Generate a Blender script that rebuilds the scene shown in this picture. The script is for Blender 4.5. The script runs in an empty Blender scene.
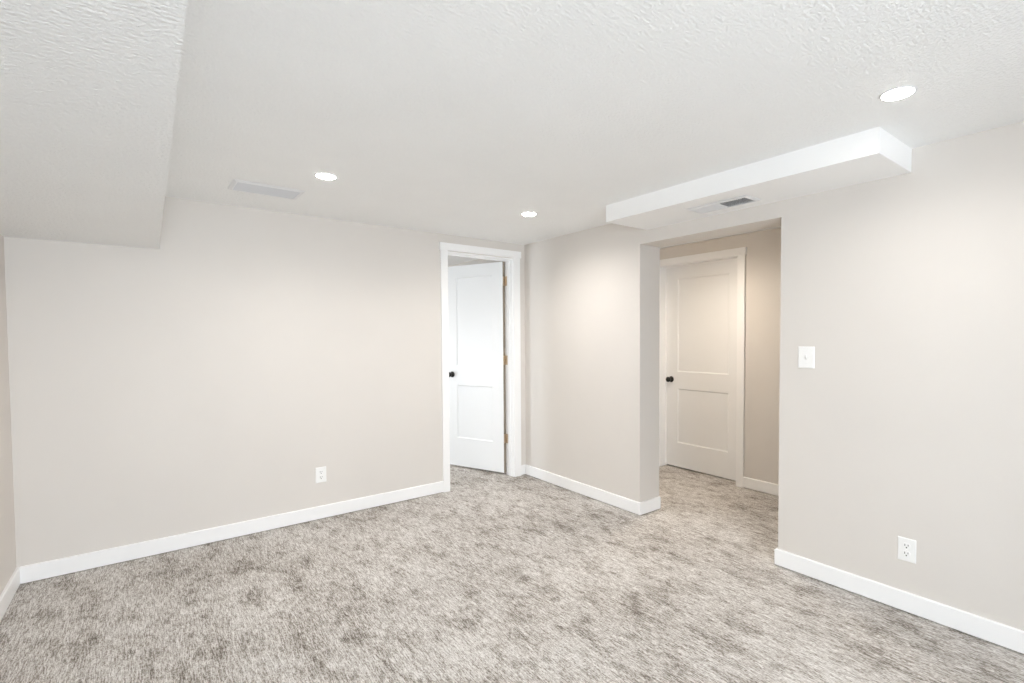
import bpy, bmesh, math
from mathutils import Vector, Matrix

sc = bpy.context.scene
COL = sc.collection

# ------------------------------------------------------------------ camera
CAM = Vector((-2.9039, -3.9515, 1.3682))
YAW, PITCH, ROLL, FPX = 0.66629, -0.03125, -0.00527, 498.83
SHX, SHY = 29.273, 9.998
cd = bpy.data.cameras.new('camera')
cam = bpy.data.objects.new('camera', cd)
COL.objects.link(cam)
fwd = Vector((math.sin(YAW) * math.cos(PITCH), math.cos(YAW) * math.cos(PITCH), math.sin(PITCH)))
rt0 = Vector((math.cos(YAW), -math.sin(YAW), 0))
up0 = rt0.cross(fwd)
rt = math.cos(ROLL) * rt0 + math.sin(ROLL) * up0
up = -math.sin(ROLL) * rt0 + math.cos(ROLL) * up0
m3 = Matrix((rt, up, -fwd)).transposed()
cam.matrix_world = Matrix.Translation(CAM) @ m3.to_4x4()
cd.sensor_fit = 'HORIZONTAL'
cd.sensor_width = 36.0
cd.lens = FPX / 1024 * 36.0
cd.shift_x = -SHX / 1024
cd.shift_y = SHY / 1024
cd.clip_start = 0.02
sc.camera = cam

# ------------------------------------------------------------------ sky, exposure
sc.view_settings.view_transform = 'Standard'
sc.view_settings.look = 'None'
sc.view_settings.gamma = 1.0
sc.view_settings.use_curve_mapping = False
sc.view_settings.exposure = 0.17
SKY_STRENGTH = 18.5         # overcast daylight through the added, unseen windows
LAMP = 46.0                 # watts of each recessed lamp of this room
HALL_LAMP = 72.0
ADDED_NEXT_ROOM_LAMP = 75.0
w = bpy.data.worlds.new('sky')
sc.world = w
w.use_nodes = True
bg = w.node_tree.nodes['Background']
bg.inputs[0].default_value = (0.87, 0.965, 1.06, 1)
bg.inputs[1].default_value = SKY_STRENGTH
sc.cycles.use_denoising = True
sc.cycles.denoising_input_passes = 'RGB_ALBEDO_NORMAL'
sc.cycles.denoising_prefilter = 'NONE'
sc.cycles.max_bounces = 14
sc.cycles.diffuse_bounces = 10
sc.cycles.sample_clamp_indirect = 6.0

# ------------------------------------------------------------------ dimensions
H = 2.257            # ceiling
L = -3.511           # left wall
FR = -6.0            # front wall (behind the camera)
WT = 0.12            # wall thickness
O1, O2, OH, TH = -1.4596, -2.5200, 2.050, 0.2306   # opening in the right wall
FAR = 1.2555         # hallway wall
BX, BZ = -2.841, 1.9233                            # bulkhead edge
BBH, BBT = 0.100, 0.014

# ------------------------------------------------------------------ materials
def new_mat(name):
    m = bpy.data.materials.new(name)
    m.use_nodes = True
    nt = m.node_tree
    return m, nt, nt.nodes['Principled BSDF']

def N(nt, kind, **kw):
    n = nt.nodes.new(kind)
    for k, v in kw.items():
        setattr(n, k, v)
    return n

def paint(name, col, rough=0.6, bump=0.0, scale=60.0, stretch=(1, 1, 1), dist=0.004, detail=4.0, spec=0.3, mottle=0.02):
    m, nt, b = new_mat(name)
    b.inputs['Roughness'].default_value = rough
    b.inputs['Specular IOR Level'].default_value = spec
    geo = N(nt, 'ShaderNodeNewGeometry')
    mp = N(nt, 'ShaderNodeMapping')
    mp.inputs['Scale'].default_value = stretch
    nt.links.new(geo.outputs['Position'], mp.inputs['Vector'])
    nz = N(nt, 'ShaderNodeTexNoise')
    nz.inputs['Scale'].default_value = scale
    nz.inputs['Detail'].default_value = detail
    nz.inputs['Roughness'].default_value = 0.55
    nt.links.new(mp.outputs['Vector'], nz.inputs['Vector'])
    # faint unevenness of the paint
    big = N(nt, 'ShaderNodeTexNoise')
    big.inputs['Scale'].default_value = 3.0
    nt.links.new(geo.outputs['Position'], big.inputs['Vector'])
    mix = N(nt, 'ShaderNodeMix', data_type='RGBA')
    mix.inputs[6].default_value = tuple(c * (1 - mottle) for c in col) + (1,)
    mix.inputs[7].default_value = tuple(min(1, c * (1 + mottle)) for c in col) + (1,)
    nt.links.new(big.outputs['Fac'], mix.inputs[0])
    nt.links.new(mix.outputs[2], b.inputs['Base Color'])
    if bump:
        bp = N(nt, 'ShaderNodeBump')
        bp.inputs['Strength'].default_value = bump
        bp.inputs['Distance'].default_value = dist
        nt.links.new(nz.outputs['Fac'], bp.inputs['Height'])
        nt.links.new(bp.outputs['Normal'], b.inputs['Normal'])
    return m

WALL = paint('greige_wall_paint', (0.715, 0.680, 0.640), 0.55, 0.10, 120, dist=0.003)
WARMWALL = WALL
CEIL = paint('textured_ceiling_paint', (0.905, 0.911, 0.907), 0.6, 0.70, 78, (1, 1.3, 1.3), 0.008, 3)
BULK = paint('trowelled_bulkhead_paint', (0.855, 0.860, 0.856), 0.45, 0.75, 84, (0.9, 1.3, 1.3), 0.009, 3, 0.4)
SOFFIT = paint('smooth_white_soffit_paint', (0.935, 0.937, 0.935), 0.5, 0.15, 90, dist=0.003)
TRIM = paint('white_trim_paint', (0.925, 0.925, 0.925), 0.35, 0.0, spec=0.45, mottle=0.005)
DOORP = paint('white_door_paint', (0.87, 0.875, 0.875), 0.40, 0.0, spec=0.4, mottle=0.005)
PLASTIC = paint('white_plastic', (0.90, 0.90, 0.89), 0.30, 0.0, spec=0.5, mottle=0.003)
SLOT = paint('socket_slot_shadow', (0.06, 0.058, 0.055), 0.6, mottle=0.0)
TOGGLE = paint('pale_grey_switch_toggle', (0.80, 0.80, 0.79), 0.35, mottle=0.0)
VENT = paint('white_enamelled_steel', (0.80, 0.805, 0.815), 0.4, mottle=0.003)
LOUVRE = paint('light_grey_enamelled_steel', (0.68, 0.69, 0.71), 0.4, mottle=0.0)
DAMPER = paint('grey_vent_damper', (0.42, 0.43, 0.44), 0.5, mottle=0.0)
DUCT_SHADE = paint('duct_shade_backing', (0.03, 0.03, 0.032), 0.7, mottle=0.0)  # near-black stands in for the shade inside the duct
BLACK = paint('matte_black_metal', (0.012, 0.011, 0.010), 0.32, spec=0.5, mottle=0.0)

def metal(name, col, rough):
    m, nt, b = new_mat(name)
    b.inputs['Base Color'].default_value = col + (1,)
    b.inputs['Metallic'].default_value = 1.0
    b.inputs['Roughness'].default_value = rough
    return m
EDGE = paint('brown_grey_door_edge', (0.30, 0.26, 0.21), 0.6, mottle=0.05)
BRASS = metal('satin_nickel_bronze', (0.66, 0.56, 0.44), 0.42)

def emitter(name, col, s):
    m, nt, b = new_mat(name)
    b.inputs['Base Color'].default_value = (0.9, 0.9, 0.9, 1)
    b.inputs['Emission Color'].default_value = col + (1,)
    b.inputs['Emission Strength'].default_value = s
    return m
LENS = emitter('lit_lamp_lens', (1.0, 0.95, 0.905), 32.0)
HALL_LENS = emitter('warm_lit_lamp_lens', (1.0, 0.87, 0.72), 32.0)
ADDED_NEXT_LENS = emitter('added_unseen_lamp_lens', (1.0, 0.97, 0.93), 9.0)

def glass():
    m, nt, b = new_mat('clear_window_glass')
    out = nt.nodes['Material Output']
    g = N(nt, 'ShaderNodeBsdfGlossy'); g.inputs['Roughness'].default_value = 0.0
    t = N(nt, 'ShaderNodeBsdfTransparent')
    fr = N(nt, 'ShaderNodeFresnel'); fr.inputs['IOR'].default_value = 1.25
    mx = N(nt, 'ShaderNodeMixShader')
    nt.links.new(fr.outputs[0], mx.inputs[0])
    nt.links.new(t.outputs[0], mx.inputs[1])
    nt.links.new(g.outputs[0], mx.inputs[2])
    nt.links.new(mx.outputs[0], out.inputs['Surface'])
    return m
GLASS = glass()

def carpet():
    m, nt, b = new_mat('heathered_grey_carpet')
    b.inputs['Roughness'].default_value = 0.95
    b.inputs['Specular IOR Level'].default_value = 0.05
    b.inputs['Sheen Weight'].default_value = 0.12
    b.inputs['Sheen Roughness'].default_value = 0.6
    geo = N(nt, 'ShaderNodeNewGeometry')
    def noise(scale, stretch, detail=3.0, rough=0.6, off=(0, 0, 0)):
        mp = N(nt, 'ShaderNodeMapping')
        mp.inputs['Scale'].default_value = stretch
        mp.inputs['Location'].default_value = off
        nt.links.new(geo.outputs['Position'], mp.inputs['Vector'])
        n = N(nt, 'ShaderNodeTexNoise')
        n.inputs['Scale'].default_value = scale
        n.inputs['Detail'].default_value = detail
        n.inputs['Roughness'].default_value = rough
        nt.links.new(mp.outputs['Vector'], n.inputs['Vector'])
        return n
    def ramp(n, p0, p1):
        r = N(nt, 'ShaderNodeMapRange')
        r.inputs['From Min'].default_value = p0
        r.inputs['From Max'].default_value = p1
        nt.links.new(n.outputs['Fac'], r.inputs['Value'])
        return r.outputs['Result']
    def math_(op, a, c):
        k = N(nt, 'ShaderNodeMath', operation=op)
        for i, v in enumerate((a, c)):
            if isinstance(v, (int, float)):
                k.inputs[i].default_value = v
            else:
                nt.links.new(v, k.inputs[i])
        return k.outputs[0]
    streak = ramp(noise(1.0, (205, 19, 1), 2.0, 0.55), 0.40, 0.60)
    mid = ramp(noise(1.0, (62, 8.0, 1), 2.0, 0.55, (2, 9, 0)), 0.38, 0.62)
    fine = ramp(noise(1.0, (380, 85, 1), 1.0, 0.5, (3, 7, 0)), 0.40, 0.60)
    # single yarn ends: one random value per tuft of about 2.5 x 6 mm
    mp = N(nt, 'ShaderNodeMapping'); mp.inputs['Scale'].default_value = (300, 120, 0)
    nt.links.new(geo.outputs['Position'], mp.inputs['Vector'])
    fl_ = N(nt, 'ShaderNodeVectorMath', operation='FLOOR')
    nt.links.new(mp.outputs['Vector'], fl_.inputs[0])
    wn = N(nt, 'ShaderNodeTexWhiteNoise', noise_dimensions='2D')
    nt.links.new(fl_.outputs[0], wn.inputs['Vector'])
    tuft = wn.outputs['Value']
    blot = ramp(noise(1.0, (9.0, 4.6, 1), 4.0, 0.66, (11, 2, 0)), 0.48, 0.70)
    wide = ramp(noise(1.0, (1.5, 1.2, 1), 2.0, 0.5, (8, 3, 0)), 0.35, 0.65)  # broad tones; offset chosen so dark patches stand in for floor shade
    f = math_('MULTIPLY', streak, 0.36)
    f = math_('ADD', f, math_('MULTIPLY', mid, 0.20))
    f = math_('ADD', f, math_('MULTIPLY', fine, 0.14))
    f = math_('ADD', f, math_('MULTIPLY', tuft, 0.44))
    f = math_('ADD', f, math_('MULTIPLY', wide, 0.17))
    f = math_('SUBTRACT', f, math_('ADD', math_('MULTIPLY', blot, 0.35), 0.05))
    cr = N(nt, 'ShaderNodeValToRGB')
    e = cr.color_ramp.elements
    e[0].position = 0.0; e[0].color = (0.125, 0.102, 0.080, 1)
    e[1].position = 1.0; e[1].color = (0.815, 0.795, 0.770, 1)
    k = e.new(0.35); k.color = (0.350, 0.317, 0.282, 1)
    k = e.new(0.62); k.color = (0.575, 0.546, 0.513, 1)
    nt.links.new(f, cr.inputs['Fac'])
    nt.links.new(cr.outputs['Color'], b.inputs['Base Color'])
    bp = N(nt, 'ShaderNodeBump')
    bp.inputs['Strength'].default_value = 0.35
    bp.inputs['Distance'].default_value = 0.006
    nt.links.new(math_('ADD', math_('MULTIPLY', streak, 0.5), fine), bp.inputs['Height'])
    nt.links.new(bp.outputs['Normal'], b.inputs['Normal'])
    return m
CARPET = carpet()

# ------------------------------------------------------------------ mesh helpers
def obj(name, bm, mats, parent=None, smooth=False, loc=None):
    bmesh.ops.recalc_face_normals(bm, faces=bm.faces[:])
    me = bpy.data.meshes.new(name)
    bm.to_mesh(me)
    bm.free()
    for m in (mats if isinstance(mats, (list, tuple)) else [mats]):
        me.materials.append(m)
    if smooth:
        for p in me.polygons:
            p.use_smooth = True
    o = bpy.data.objects.new(name, me)
    COL.objects.link(o)
    if parent:
        o.parent = parent
    if loc:
        o.location = loc
    return o

def box(bm, x0, x1, y0, y1, z0, z1, mat=0):
    vs = [bm.verts.new((x, y, z)) for z in (z0, z1) for y in (y0, y1) for x in (x0, x1)]
    for idx in ((0, 1, 3, 2), (4, 6, 7, 5), (0, 4, 5, 1), (1, 5, 7, 3), (3, 7, 6, 2), (2, 6, 4, 0)):
        f = bm.faces.new([vs[i] for i in idx])
        f.material_index = mat
    return vs

def rbox(bm, x0, x1, y0, y1, z0, z1, r=0.002, seg=2, mat=0):
    """box with eased edges"""
    t = bmesh.new()
    box(t, x0, x1, y0, y1, z0, z1)
    bmesh.ops.recalc_face_normals(t, faces=t.faces[:])
    bmesh.ops.bevel(t, geom=t.edges[:], offset=r, segments=seg, affect='EDGES', profile=0.5)
    merge(bm, t, mat)

def merge(bm, t, mat=None, mtx=None):
    mp = {}
    for v in t.verts:
        mp[v] = bm.verts.new(mtx @ v.co if mtx else v.co)
    for f in t.faces:
        g = bm.faces.new([mp[v] for v in f.verts])
        g.smooth = f.smooth
        g.material_index = f.material_index if mat is None else mat
    t.free()

def prism(bm, pts, axis, a0, a1):
    """extrude a 2-D outline along an axis ('x': pts are (y,z), 'y': pts are (x,z), 'z': pts are (x,y))"""
    def P(p, a):
        return {'x': (a, p[0], p[1]), 'y': (p[0], a, p[1]), 'z': (p[0], p[1], a)}[axis]
    lo = [bm.verts.new(P(p, a0)) for p in pts]
    hi = [bm.verts.new(P(p, a1)) for p in pts]
    bm.faces.new(lo)
    bm.faces.new(hi[::-1])
    n = len(pts)
    for i in range(n):
        j = (i + 1) % n
        bm.faces.new((lo[i], hi[i], hi[j], lo[j]))

def lathe(bm, prof, axis='-y', seg=32, origin=(0, 0, 0)):
    """prof: (radius, distance along the axis)"""
    rings = []
    for r, d in prof:
        ring = []
        for i in range(seg if r > 1e-6 else 1):
            a = 2 * math.pi * i / seg
            c, s = r * math.cos(a), r * math.sin(a)
            p = {'-y': (c, -d, s), '-z': (c, s, -d), 'z': (c, s, d)}[axis]
            ring.append(bm.verts.new(Vector(p) + Vector(origin)))
        rings.append(ring)
    for A, B in zip(rings, rings[1:]):
        for i in range(seg):
            j = (i + 1) % seg
            if len(A) == 1 and len(B) == 1:
                continue
            if len(A) == 1:
                f = bm.faces.new((A[0], B[i], B[j]))
            elif len(B) == 1:
                f = bm.faces.new((A[i], B[0], A[j]))
            else:
                f = bm.faces.new((A[i], B[i], B[j], A[j]))
            f.smooth = True

def structure(name, bm, mats, parent=None, label=None):
    o = obj(name, bm, mats, parent)
    if parent is None:
        o['kind'] = 'structure'
    if label:
        o['label'] = label
    return o

def empty(name, loc=(0, 0, 0), rz=0.0):
    o = bpy.data.objects.new(name, None)
    o.empty_display_size = 0.05
    o.location = loc
    o.rotation_euler = (0, 0, rz)
    COL.objects.link(o)
    return o

def thing(o, label, cat, group=None):
    o['label'] = label
    o['category'] = cat
    if group:
        o['group'] = group
    return o

# ------------------------------------------------------------------ the shell
XE, YE = 2.10, 3.00            # outer faces beyond the hallway and the next room
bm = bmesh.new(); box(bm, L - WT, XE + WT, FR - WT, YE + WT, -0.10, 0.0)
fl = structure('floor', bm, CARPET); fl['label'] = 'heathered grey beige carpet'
bm = bmesh.new(); box(bm, L - WT, XE + WT, FR - WT, YE + WT, H, H + 0.12)
structure('ceiling', bm, CEIL)['label'] = 'white textured ceiling'

# back wall with the doorway to the next room, runs on as the end of the hallway
D1L, D1R, D1H = -0.850, -0.134, 2.112      # rough doorway (jamb inside it)
bm = bmesh.new()
prism(bm, [(L - WT, 0), (D1L, 0), (D1L, D1H), (D1R, D1H), (D1R, 0), (XE, 0), (XE, H), (L - WT, H)], 'y', 0, WT)
structure('wall_back', bm, WALL)['label'] = 'pale greige wall with the open white door'
# right wall with the opening to the hallway
bm = bmesh.new()
prism(bm, [(0, 0), (O1, 0), (O1, OH), (O2, OH), (O2, 0), (FR, 0), (FR, H), (0, H)], 'x', 0, TH)
structure('wall_right', bm, WALL)['label'] = 'pale greige wall with the cased-free opening to the hallway'
bm = bmesh.new(); box(bm, L - WT, L, FR, 0, 0, H)
structure('wall_left', bm, WALL)['label'] = 'narrow strip of greige wall at the left edge'
# front wall behind the camera with an unseen window, sized to brighten the room
WX0, WX1, WZ0, WZ1 = -3.40, -2.10, 0.15, 1.88
bm = bmesh.new()
x0, x1 = L - WT, XE
box(bm, x0, WX0, FR - WT, FR, 0, H)
box(bm, WX1, x1, FR - WT, FR, 0, H)
box(bm, WX0, WX1, FR - WT, FR, 0, WZ0)
box(bm, WX0, WX1, FR - WT, FR, WZ1, H)
structure('wall_front', bm, WALL)
# hallway wall with the second door
D2L, D2R, D2H = -0.636, -1.530, 2.086
bm = bmesh.new()
prism(bm, [(0, 0), (D2L, 0), (D2L, D2H), (D2R, D2H), (D2R, 0), (FR, 0), (FR, H), (0, H)], 'x', FAR, FAR + 0.15)
structure('wall_hallway', bm, WALL)['label'] = 'beige hallway wall holding the closed door'
bm = bmesh.new(); box(bm, XE, XE + WT, FR - WT, YE, 0, H)
structure('wall_outer_right', bm, WALL)
# next room
bm = bmesh.new(); box(bm, L - WT, XE + WT, YE, YE + WT, 0, H)
structure('wall_next_room_back', bm, WALL)
NY0, NY1, NZ0, NZ1 = 1.15, 2.05, 0.40, 1.3       # unseen window, added to brighten the next room
bm = bmesh.new()
box(bm, L - WT, L, WT, NY0, 0, H); box(bm, L - WT, L, NY1, YE, 0, H)
box(bm, L - WT, L, NY0, NY1, 0, NZ0); box(bm, L - WT, L, NY0, NY1, NZ1, H)
structure('wall_next_room_left', bm, WALL)
bm = bmesh.new(); box(bm, 0.10, 0.10 + WT, WT, YE, 0, H)
structure('wall_next_room_right', bm, WALL)

# boxed bulkhead under the ceiling on the left and duct soffit over the opening
bm = bmesh.new(); box(bm, L, BX, FR, 0, BZ, H)
o = structure('ceiling_bulkhead', bm, BULK); o['label'] = 'boxed white bulkhead dropping from the ceiling on the left'
SZ, SD, S1, S2 = H - 0.112, 0.424, -1.522, -3.148
bm = bmesh.new(); box(bm, -SD, 0, S2, S1, SZ, H)
o = structure('ceiling_soffit', bm, SOFFIT); o['label'] = 'white boxed duct soffit above the hallway opening'

# ------------------------------------------------------------------ baseboards
def baseboard(name, path, side, label=None):
    """path along the wall faces (x,y); side=+1 puts the board left of the walking direction"""
    pts = [Vector(p) for p in path]
    offs = []
    n = len(pts)
    for i, p in enumerate(pts):
        ds = []
        if i > 0: ds.append((pts[i] - pts[i - 1]).normalized())
        if i < n - 1: ds.append((pts[i + 1] - pts[i]).normalized())
        ns = [Vector((-d.y, d.x)) * side for d in ds]
        if len(ns) == 1:
            offs.append(ns[0])
        else:
            s = ns[0] + ns[1]
            offs.append(s / max(0.2, s.dot(ns[0])))
    prof = [(0.0, 0.007), (BBT, 0.007), (BBT, BBH - 0.004), (BBT - 0.004, BBH), (0.0, BBH)]
    bm = bmesh.new()
    rows = []
    for p, o_ in zip(pts, offs):
        rows.append([bm.verts.new((p.x + o_.x * t, p.y + o_.y * t, z)) for t, z in prof])
    k = len(prof)
    for A, B in zip(rows, rows[1:]):
        for i in range(k):
            j = (i + 1) % k
            bm.faces.new((A[i], B[i], B[j], A[j]))
    bm.faces.new(rows[0]); bm.faces.new(rows[-1][::-1])
    o = structure(name, bm, TRIM)
    if label: o['label'] = label
    return o

C1OL, C1IL, C1IR, C1OR = -0.905, -0.841, -0.143, -0.066      # casing of door 1
C2R_IN, C2R_OUT = -1.519, -1.590                             # casing of door 2 (right leg)
C2L_IN, C2L_OUT = -0.646, -0.716 + 0.14
baseboard('baseboard_back', [(C1OL, 0), (L + BBT, 0)], 1, 'white baseboard along the back wall left of the open door')
baseboard('baseboard_corner', [(-BBT, 0), (C1OR, 0)], 1)
baseboard('baseboard_right', [(TH, O1), (0, O1), (0, 0)], 1, 'white baseboard between the open door and the hallway opening')
baseboard('baseboard_right.001', [(0, FR), (0, O2), (TH, O2)], 1, 'white baseboard running from the hallway opening to the right edge')
baseboard('baseboard_left', [(L, FR), (L, 0)], -1)
baseboard('baseboard_hallway', [(FAR, C2R_OUT), (FAR, FR)], -1, 'white baseboard right of the closed hallway door')

# ------------------------------------------------------------------ doors
def panel_leaf(W, z0, z1, T, st, panels):
    """two-panel leaf: x from 0 to W, visible face y=0 (looks to -y), back face y=T"""
    bm = bmesh.new()
    xs = [0, st, W - st, W]
    zs = [z0] + [z for p in panels for z in p] + [z1]
    for y, s in ((0.0, 1), (T, -1)):
        for i in range(3):
            for k in range(len(zs) - 1):
                a, b_, c, d = xs[i], xs[i + 1], zs[k], zs[k + 1]
                quad = [(a, c), (b_, c), (b_, d), (a, d)]
                if i == 1 and k % 2 == 1:
                    e1, e2, dep = 0.002, 0.010, 0.009
                    def ins(e): return [(a + e, c + e), (b_ - e, c + e), (b_ - e, d - e), (a + e, d - e)]
                    loops = [(quad, 0.0), (ins(e1), dep * 0.35), (ins(e2), dep)]
                    for (q0, d0), (q1, d1) in zip(loops, loops[1:]):
                        for n in range(4):
                            m = (n + 1) % 4
                            bm.faces.new([bm.verts.new((q0[n][0], y + s * d0, q0[n][1])), bm.verts.new((q0[m][0], y + s * d0, q0[m][1])),
                                          bm.verts.new((q1[m][0], y + s * d1, q1[m][1])), bm.verts.new((q1[n][0], y + s * d1, q1[n][1]))])
                    bm.faces.new([bm.verts.new((p[0], y + s * dep, p[1])) for p in loops[-1][0]])
                else:
                    bm.faces.new([bm.verts.new((p[0], y, p[1])) for p in quad])
    # edges
    for k in range(len(zs) - 1):
        for x in (0, W):
            bm.faces.new([bm.verts.new(v) for v in ((x, 0, zs[k]), (x, T, zs[k]), (x, T, zs[k + 1]), (x, 0, zs[k + 1]))])
    for i in range(3):
        for z in (z0, z1):
            bm.faces.new([bm.verts.new(v) for v in ((xs[i], 0, z), (xs[i + 1], 0, z), (xs[i + 1], T, z), (xs[i], T, z))])
    bmesh.ops.remove_doubles(bm, verts=bm.verts[:], dist=1e-5)
    return bm

def knob(parent, x, z, y=0.0):
    bm = bmesh.new()
    lathe(bm, [(0, 0), (0.031, 0), (0.031, 0.003), (0.028, 0.008), (0.015, 0.011), (0.012, 0.014), (0.0115, 0.030), (0.017, 0.035),
               (0.0245, 0.042), (0.0270, 0.050), (0.0262, 0.058), (0.021, 0.0645), (0.011, 0.068), (0, 0.0685)], '-y', 32, (0, 0, 0))
    o = obj('door_knob', bm, BLACK, parent, loc=(x, y, z))
    o['label'] = 'black round door knob'
    return o

# door 1: hinged on the far side of the back wall, standing open into the next room
T1 = 0.035
A1 = math.radians(111.8)
W1 = 0.712
PIV = Vector((-0.146, WT + 0.004, 0))
d1 = empty('door_1', PIV, A1 - math.pi)      # local -x runs from the hinge to the free edge
d1['kind'] = 'structure'; d1['label'] = 'white two-panel door standing open into the next room'
# local frame: leaf spans x in [-W1,0]; room-side face at y=-(T1+0.004), far face at y=-0.004
bm = panel_leaf(W1, 0.022, 2.092, T1, 0.130, [(0.315, 0.865), (1.060, 1.970)])
bmesh.ops.translate(bm, verts=bm.verts[:], vec=(-W1 - 0.003, -(T1 + 0.004), 0))
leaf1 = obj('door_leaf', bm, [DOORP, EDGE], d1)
for p in leaf1.data.polygons:                # hinge edge of the leaf in brown-grey
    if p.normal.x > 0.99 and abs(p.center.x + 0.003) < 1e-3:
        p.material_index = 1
knob(d1, -W1 + 0.066, 0.972, -(T1 + 0.004))
for z in (1.905, 1.132, 0.358):
    bm = bmesh.new()
    rbox(bm, -0.0032, -0.0008, -0.036, 0.002, z - 0.045, z + 0.045, 0.0006, 1)      # plate on the edge of the leaf
    # barrel with its joints
    for k in range(5):
        a, b_ = z - 0.045 + k * 0.018, z - 0.045 + (k + 1) * 0.018 - 0.0008
        lathe(bm, [(0, a), (0.0070, a), (0.0070, b_), (0, b_)], 'z', 16, (0, 0.004, 0))
    for zz, dz in ((z + 0.045, 0.005), (z - 0.045, -0.005)):
        lathe(bm, [(0, zz), (0.004, zz), (0.003, zz + dz), (0, zz + dz)], 'z', 12, (0, 0.004, 0))
    for dz in (-0.03, 0.0, 0.03):                                                     # screw heads on the plate
        t = bmesh.new(); lathe(t, [(0, 0), (0.0035, 0), (0.003, 0.0008), (0, 0.0009)], 'z', 12)
        merge(bm, t, 0, Matrix.Translation((-0.0008, -0.018 + (0.008 if dz == 0 else -0.004), z + dz)) @ Matrix.Rotation(math.pi / 2, 4, 'Y'))
    h = obj('hinge', bm, BRASS, d1)
    h['label'] = 'satin bronze hinge'

# frame of door 1
t1 = empty('trim_1', ((C1IL + C1IR) / 2, 0, 0)); t1['kind'] = 'structure'; t1['label'] = 'white casing around the open door'
def tloc(o, t):      # keep world coordinates under an unrotated empty
    o.location = -t.location
    return o
CT = 0.018
bm = bmesh.new(); rbox(bm, C1OL, C1IL, -CT, 0, 0.0, 2.118, 0.002); tloc(obj('side_casing', bm, TRIM, t1), t1)
bm = bmesh.new(); rbox(bm, C1IR, C1OR, -CT, 0, 0.0, 2.118, 0.002); tloc(obj('side_casing', bm, TRIM, t1), t1)
bm = bmesh.new()
rbox(bm, C1OL - 0.010, C1OR + 0.010, -CT - 0.006, 0, 2.118, 2.181, 0.002)
tloc(obj('head_casing', bm, TRIM, t1), t1)
bm = bmesh.new()      # jamb lining the doorway, with its stop
J = 0.014
box(bm, D1L, D1L + J, -0.001, WT + 0.001, 0, D1H - J)
box(bm, D1R - J + 0.0, D1R, -0.001, WT + 0.001, 0, D1H - J)
box(bm, D1L, D1R, -0.001, WT + 0.001, D1H - J, D1H)
tloc(obj('door_jamb', bm, TRIM, t1), t1)
bm = bmesh.new()
s0, s1_ = 0.042, 0.078
box(bm, D1L + J, D1L + J + 0.010, s0, s1_, 0, D1H - J - 0.010)
box(bm, D1R - J - 0.006, D1R - J, s0, s1_, 0, D1H - J - 0.010)
box(bm, D1L + J, D1R - J, s0, s1_, D1H - J - 0.010, D1H - J)
tloc(obj('door_stop', bm, TRIM, t1), t1)
for z in (1.905, 1.132, 0.358):
    bm = bmesh.new(); rbox(bm, D1R - J - 0.002, D1R - J + 0.0004, WT - 0.036, WT + 0.002, z - 0.045, z + 0.045, 0.0006, 1)
    o = tloc(obj('hinge_plate', bm, BRASS, t1), t1); o['label'] = 'satin bronze hinge plate'

# door 2: closed, recessed in the hallway wall
X2 = FAR + 0.100
LY0, LY1 = D2L - J - 0.003, D2R + J + 0.003
d2 = empty('door_2', (X2, LY0, 0), -math.pi / 2)     # local +x -> -y, local -y -> -x
d2['kind'] = 'structure'; d2['label'] = 'closed white two-panel door in the hallway'
W2 = LY0 - LY1
bm = panel_leaf(W2, 0.012, D2H - J - 0.003, 0.035, 0.143, [(0.262, 0.820), (0.995, 1.942)])
obj('door_leaf', bm, DOORP, d2)
knob(d2, 0.066, 0.912)

t2 = empty('trim_2', (FAR, (D2L + D2R) / 2, 0)); t2['kind'] = 'structure'; t2['label'] = 'white casing around the closed hallway door'
bm = bmesh.new(); rbox(bm, FAR - CT, FAR, C2R_OUT, C2R_IN, 0, 2.079, 0.002); tloc(obj('side_casing', bm, TRIM, t2), t2)
bm = bmesh.new(); rbox(bm, FAR - CT, FAR, C2L_IN, C2L_IN + 0.071, 0, 2.079, 0.002); tloc(obj('side_casing', bm, TRIM, t2), t2)
bm = bmesh.new(); rbox(bm, FAR - CT - 0.006, FAR, C2R_OUT - 0.010, C2L_IN + 0.081, 2.077, 2.141, 0.002); tloc(obj('head_casing', bm, TRIM, t2), t2)
bm = bmesh.new()
box(bm, FAR - 0.001, FAR + 0.151, D2R, D2R + J, 0, D2H - J)
box(bm, FAR - 0.001, FAR + 0.151, D2L - J, D2L, 0, D2H - J)
box(bm, FAR - 0.001, FAR + 0.151, D2R, D2L, D2H - J, D2H)
tloc(obj('door_jamb', bm, TRIM, t2), t2)
bm = bmesh.new()
box(bm, X2 - 0.012, X2 - 0.0005, D2L - J - 0.010, D2L - J, 0, D2H - J - 0.012)
box(bm, X2 - 0.012, X2 - 0.0005, D2R + J, D2R + J + 0.010, 0, D2H - J - 0.012)
box(bm, X2 - 0.012, X2 - 0.0005, D2R + J, D2L - J, D2H - J - 0.012, D2H - J)
tloc(obj('door_stop', bm, TRIM, t2), t2)

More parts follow.
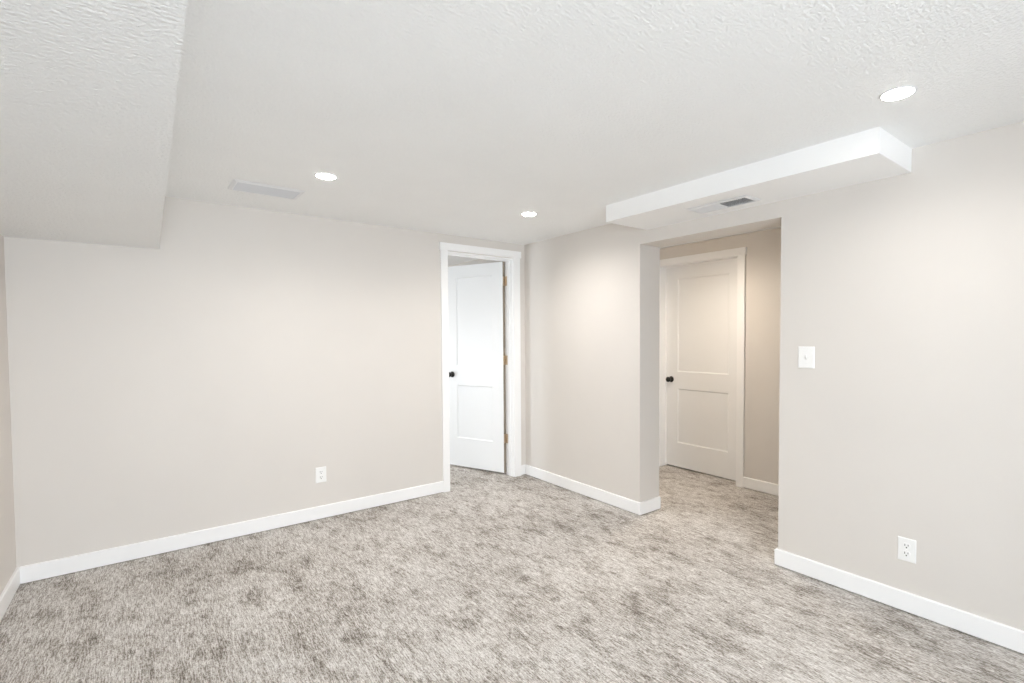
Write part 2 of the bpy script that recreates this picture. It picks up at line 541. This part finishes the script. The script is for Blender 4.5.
# ------------------------------------------------------------------ unseen window behind the camera, added to light the room
w1 = empty('unseen_window_1', ((WX0 + WX1) / 2, FR, WZ0)); w1['kind'] = 'structure'
bm = bmesh.new()
fw = 0.05
for a, b_, c, d in ((WX0, WX0 + fw, WZ0, WZ1), (WX1 - fw, WX1, WZ0, WZ1), (WX0 + fw, WX1 - fw, WZ0, WZ0 + fw), (WX0 + fw, WX1 - fw, WZ1 - fw, WZ1),
                    ((WX0 + WX1) / 2 - 0.025, (WX0 + WX1) / 2 + 0.025, WZ0 + fw, WZ1 - fw)):
    box(bm, a, b_, FR - 0.10, FR - 0.03, c, d)
tloc(obj('unseen_window_frame', bm, TRIM, w1), w1)
for a, b_ in ((WX0 + fw, (WX0 + WX1) / 2 - 0.025), ((WX0 + WX1) / 2 + 0.025, WX1 - fw)):
    bm = bmesh.new(); box(bm, a, b_, FR - 0.068, FR - 0.062, WZ0 + fw, WZ1 - fw)
    tloc(obj('unseen_window_pane', bm, GLASS, w1), w1)
bm = bmesh.new(); rbox(bm, WX0 - 0.04, WX1 + 0.04, FR - 0.02, FR + 0.03, WZ0 - 0.02, WZ0 + 0.003, 0.003)
tloc(obj('unseen_window_sill', bm, TRIM, w1), w1)

w2 = empty('unseen_window_2', (L, (NY0 + NY1) / 2, NZ0)); w2['kind'] = 'structure'  # second added window, out of view; lights the next room and open leaf
bm = bmesh.new()
for a, b_, c, d in ((NY0, NY0 + fw, NZ0, NZ1), (NY1 - fw, NY1, NZ0, NZ1), (NY0 + fw, NY1 - fw, NZ0, NZ0 + fw), (NY0 + fw, NY1 - fw, NZ1 - fw, NZ1)):
    box(bm, L - 0.10, L - 0.03, a, b_, c, d)
tloc(obj('unseen_window_frame', bm, TRIM, w2), w2)
bm = bmesh.new(); box(bm, L - 0.068, L - 0.062, NY0 + fw, NY1 - fw, NZ0 + fw, NZ1 - fw)
tloc(obj('unseen_window_pane', bm, GLASS, w2), w2)

# daylight portal in the window opening (helps the sky find the window; gives no light of its own)
pl = bpy.data.lights.new('window_portal', 'AREA')
pl.shape = 'RECTANGLE'; pl.size = WX1 - WX0; pl.size_y = WZ1 - WZ0
pl.cycles.is_portal = True
po = bpy.data.objects.new('window_portal', pl)
po.location = ((WX0 + WX1) / 2, FR - WT - 0.01, (WZ0 + WZ1) / 2)
po.rotation_euler = (math.radians(90), 0, 0)      # shines towards +y
COL.objects.link(po)

pl2 = bpy.data.lights.new('window_portal', 'AREA')
pl2.shape = 'RECTANGLE'; pl2.size = NY1 - NY0; pl2.size_y = NZ1 - NZ0
pl2.cycles.is_portal = True
po2 = bpy.data.objects.new('window_portal', pl2)
po2.location = (L - WT - 0.01, (NY0 + NY1) / 2, (NZ0 + NZ1) / 2)
po2.rotation_euler = (math.radians(90), 0, math.radians(-90))      # shines towards +x
COL.objects.link(po2)

# ------------------------------------------------------------------ recessed lamps
LAMP_COL, HALL_COL, NEXT_COL = (1.0, 0.95, 0.905), (1.0, 0.87, 0.72), (1.0, 0.95, 0.87)
def make_lamp(loc, lens_mat, watt, col, r=0.050, beam=165):
    t = empty('recessed_light', loc)      # the daylight-white or warm lamp of the room it hangs in
    bm = bmesh.new()
    lathe(bm, [(r, 0.0), (r + 0.009, 0.0), (r + 0.0085, 0.0015), (r + 0.004, 0.003), (r, 0.003), (r - 0.002, 0.001)], '-z', 48)
    obj('trim_ring', bm, VENT, t)
    bm = bmesh.new()
    lathe(bm, [(r + 0.001, 0.001), (r, 0.0035), (r * 0.92, 0.0055), (r * 0.7, 0.007), (r * 0.4, 0.0078), (0, 0.008)], '-z', 48)
    obj('lens', bm, lens_mat, t, smooth=True)
    sd = bpy.data.lights.new('downlight', 'SPOT')
    sd.energy = watt; sd.color = col
    sd.spot_size = math.radians(beam); sd.spot_blend = 0.9
    sd.shadow_soft_size = r
    so = bpy.data.objects.new('downlight', sd)
    so.location = (0, 0, -0.014 - 0.0)
    COL.objects.link(so); so.parent = t
    return t
def copy_thing(root, loc, dim=1.0):
    r = root.copy(); COL.objects.link(r); r.location = loc
    for ch in list(root.children):
        c = ch.copy(); COL.objects.link(c); c.parent = r
        if c.type == 'LIGHT':
            c.data = ch.data.copy(); c.data.energy *= dim
    return r
G = 'round recessed ceiling lights'
lamp = make_lamp((-2.114, -1.031, H), LENS, LAMP, LAMP_COL)
thing(lamp, 'lit round recessed light beside the white ceiling vent', 'ceiling light', G)
o = copy_thing(lamp, (-0.703, -1.016, H), 1.2)
thing(o, 'lit round recessed light in front of the open door, nearest the far corner', 'ceiling light', G)
o = copy_thing(lamp, (-0.707, -3.297, H), 0.55)
thing(o, 'large lit round recessed light past the near end of the boxed soffit', 'ceiling light', G)
o = make_lamp((0.47, -1.42, H), HALL_LENS, HALL_LAMP, HALL_COL)
thing(o, 'warm lit recessed light in the hallway ceiling behind the opening', 'ceiling light')
o = make_lamp((-1.25, 1.45, H), ADDED_NEXT_LENS, ADDED_NEXT_ROOM_LAMP, NEXT_COL, 0.075)  # lamp added out of view to brighten the next room
thing(o, 'unseen recessed light added to brighten the next room behind the open door', 'ceiling light')

# ------------------------------------------------------------------ registers
def register(name, loc, rz, lx, ly, banks, pitch, slat, along_x, backing, label, slat_mat=None, flange=0.022, dep=0.010):
    """ceiling register lying in z<0; banks: (u0, u1, tilt) along the direction in which the slats repeat"""
    slat_mat = slat_mat or VENT
    t = empty(name, loc, rz)
    a, b_ = lx / 2, ly / 2
    bm = bmesh.new()
    # flange: outer lip, raised inner frame
    def loop(ax, by, z): return [bm.verts.new(v) for v in ((-ax, -by, z), (ax, -by, z), (ax, by, z), (-ax, by, z))]
    lps = [loop(a - 0.006, b_ - 0.006, -0.0025), loop(a, b_, -0.0022), loop(a, b_, -0.0045), loop(a - 0.004, b_ - 0.004, -0.006), loop(a - flange + 0.006, b_ - flange + 0.006, -dep), loop(a - flange, b_ - flange, -dep), loop(a - flange, b_ - flange, -0.0005)]
    for A, B in zip(lps, lps[1:]):
        for i in range(4):
            j = (i + 1) % 4
            bm.faces.new((A[i], A[j], B[j], B[i]))
    fo = obj('vent_frame', bm, VENT, t)
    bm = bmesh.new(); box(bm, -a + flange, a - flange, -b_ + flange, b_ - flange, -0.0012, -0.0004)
    obj('vent_backing', bm, backing, t)  # flat plate on the surface in place of an open duct
    span = (a if along_x else b_) - flange
    for (u0, u1, tilt) in banks:
        n = max(1, int(round((u1 - u0) / pitch)))
        for k in range(n):
            u = u0 + (k + 0.5) * (u1 - u0) / n
            s = bmesh.new()
            box(s, -span, span, -slat / 2, slat / 2, -0.0004, 0.0004)
            M = Matrix.Translation((0, 0, -0.0055)) @ (Matrix.Translation((0, u, 0)) if along_x else Matrix.Translation((u, 0, 0)) @ Matrix.Rotation(math.pi / 2, 4, 'Z')) @ Matrix.Rotation(tilt, 4, 'X')
            bm = bmesh.new(); merge(bm, s, 0, M)
            obj('louvre', bm, slat_mat, t)
    for sx in (-1, 1):
        bm = bmesh.new()
        px, py = ((sx * (a - flange / 2), 0) if along_x else (0, sx * (b_ - flange / 2)))
        lathe(bm, [(0.0045, -0.0065), (0.0045, 0.0005 + dep * 0.62), (0.003, dep * 0.62 + 0.0018), (0, dep * 0.62 + 0.0022)], '-z', 14, (px, py, 0))
        obj('screw', bm, VENT, t)
    thing(t, label, 'vent')
    return t

# white register by the back wall: slats run with the long side
register('ceiling_vent', (-2.324, -0.552, H), math.radians(1.0), 0.375, 0.235, [(-0.093, 0.093, math.radians(-28))], 0.0155, 0.0125, True, DAMPER,
         'long white metal ceiling vent by the back wall, left of the recessed light', LOUVRE)
# register under the soffit: two banks of slats turned against each other, the nearer one open to view
# long side along world y; local x -> world -y with rz=-90deg
register('ceiling_vent', (-0.205, -2.266, SZ), -math.pi / 2, 0.400, 0.165, [(-0.178, 0.002, math.radians(-38)), (0.006, 0.178, math.radians(42))], 0.0125, 0.0125, False, DUCT_SHADE,
         'white vent under the boxed soffit with dark slots at its near end')

# ------------------------------------------------------------------ outlets and switch (local: plate faces -y)
def plate(bm, pw, ph, t=0.006):
    tmp = bmesh.new()
    a, b_ = pw / 2, ph / 2
    lp = []
    for ax, bz, y in ((a, b_, 0), (a, b_, -t * 0.45), (a - 0.004, b_ - 0.004, -t), ):
        lp.append([tmp.verts.new(v) for v in ((-ax, y, -bz), (ax, y, -bz), (ax, y, bz), (-ax, y, bz))])
    for A, B in zip(lp, lp[1:]):
        for i in range(4):
            j = (i + 1) % 4
            tmp.faces.new((A[i], A[j], B[j], B[i]))
    tmp.faces.new(lp[-1]); tmp.faces.new(lp[0][::-1])
    merge(bm, tmp, 0)

def outlet(loc, rz, pw, ph, label):
    t = empty('wall_outlet', loc, rz)
    bm = bmesh.new(); plate(bm, pw, ph); obj('cover_plate', bm, PLASTIC, t)
    for s in (1, -1):
        zc = s * 0.0195
        bm = bmesh.new()
        pts = []
        for i in range(32):     # rounded receptacle face with flat top and bottom
            an = 2 * math.pi * i / 32
            pts.append((0.0172 * math.cos(an), max(-0.0140, min(0.0140, 0.0172 * math.sin(an))) + zc))
        prism(bm, pts, 'y', -0.0078, -0.0055)
        rec = obj('receptacle', bm, PLASTIC, t)
        bm = bmesh.new()
        box(bm, -0.0082, -0.0052, -0.0081, -0.0076, zc - 0.0005, zc + 0.0095)
        box(bm, 0.0052, 0.0080, -0.0081, -0.0076, zc + 0.0005, zc + 0.0090)
        tmp = bmesh.new(); lathe(tmp, [(0, 0.0076), (0.0034, 0.0076), (0.0034, 0.0081), (0, 0.0081)], '-y', 14)
        merge(bm, tmp, 0, Matrix.Translation((0, 0, zc - 0.0072)))
        sl = obj('slots', bm, SLOT, rec); sl['label'] = 'dark plug slots'
    bm = bmesh.new(); lathe(bm, [(0.0035, 0.0055), (0.0035, 0.0066), (0.002, 0.0072), (0, 0.0073)], '-y', 14); obj('screw', bm, PLASTIC, t)
    thing(t, label, 'outlet', 'white wall outlets')
    return t
outlet((-1.911, 0, 0.334), 0, 0.076, 0.116, 'white duplex outlet low on the back wall, left of the open door')
outlet((0, -3.157, 0.309), -math.pi / 2, 0.076, 0.114, 'white duplex outlet low on the right wall, below the light switch')

sw = empty('light_switch', (0, -2.670, 1.240), -math.pi / 2)
bm = bmesh.new(); plate(bm, 0.088, 0.121); obj('cover_plate', bm, PLASTIC, sw)
bm = bmesh.new()
prism(bm, [(-0.006, -0.0122), (-0.0072, 0.009), (-0.0165, 0.0125), (-0.0175, 0.0055), (-0.0072, -0.0095)], 'x', -0.0048, 0.0048)
o = obj('toggle', bm, TOGGLE, sw); o['label'] = 'pale grey toggle'
for s in (1, -1):
    bm = bmesh.new(); lathe(bm, [(0.0033, 0.0055), (0.0033, 0.0066), (0.002, 0.0071), (0, 0.0072)], '-y', 14, (0, 0, s * 0.030)); obj('screw', bm, PLASTIC, sw)
thing(sw, 'white toggle light switch on the right wall beside the hallway opening', 'light switch')
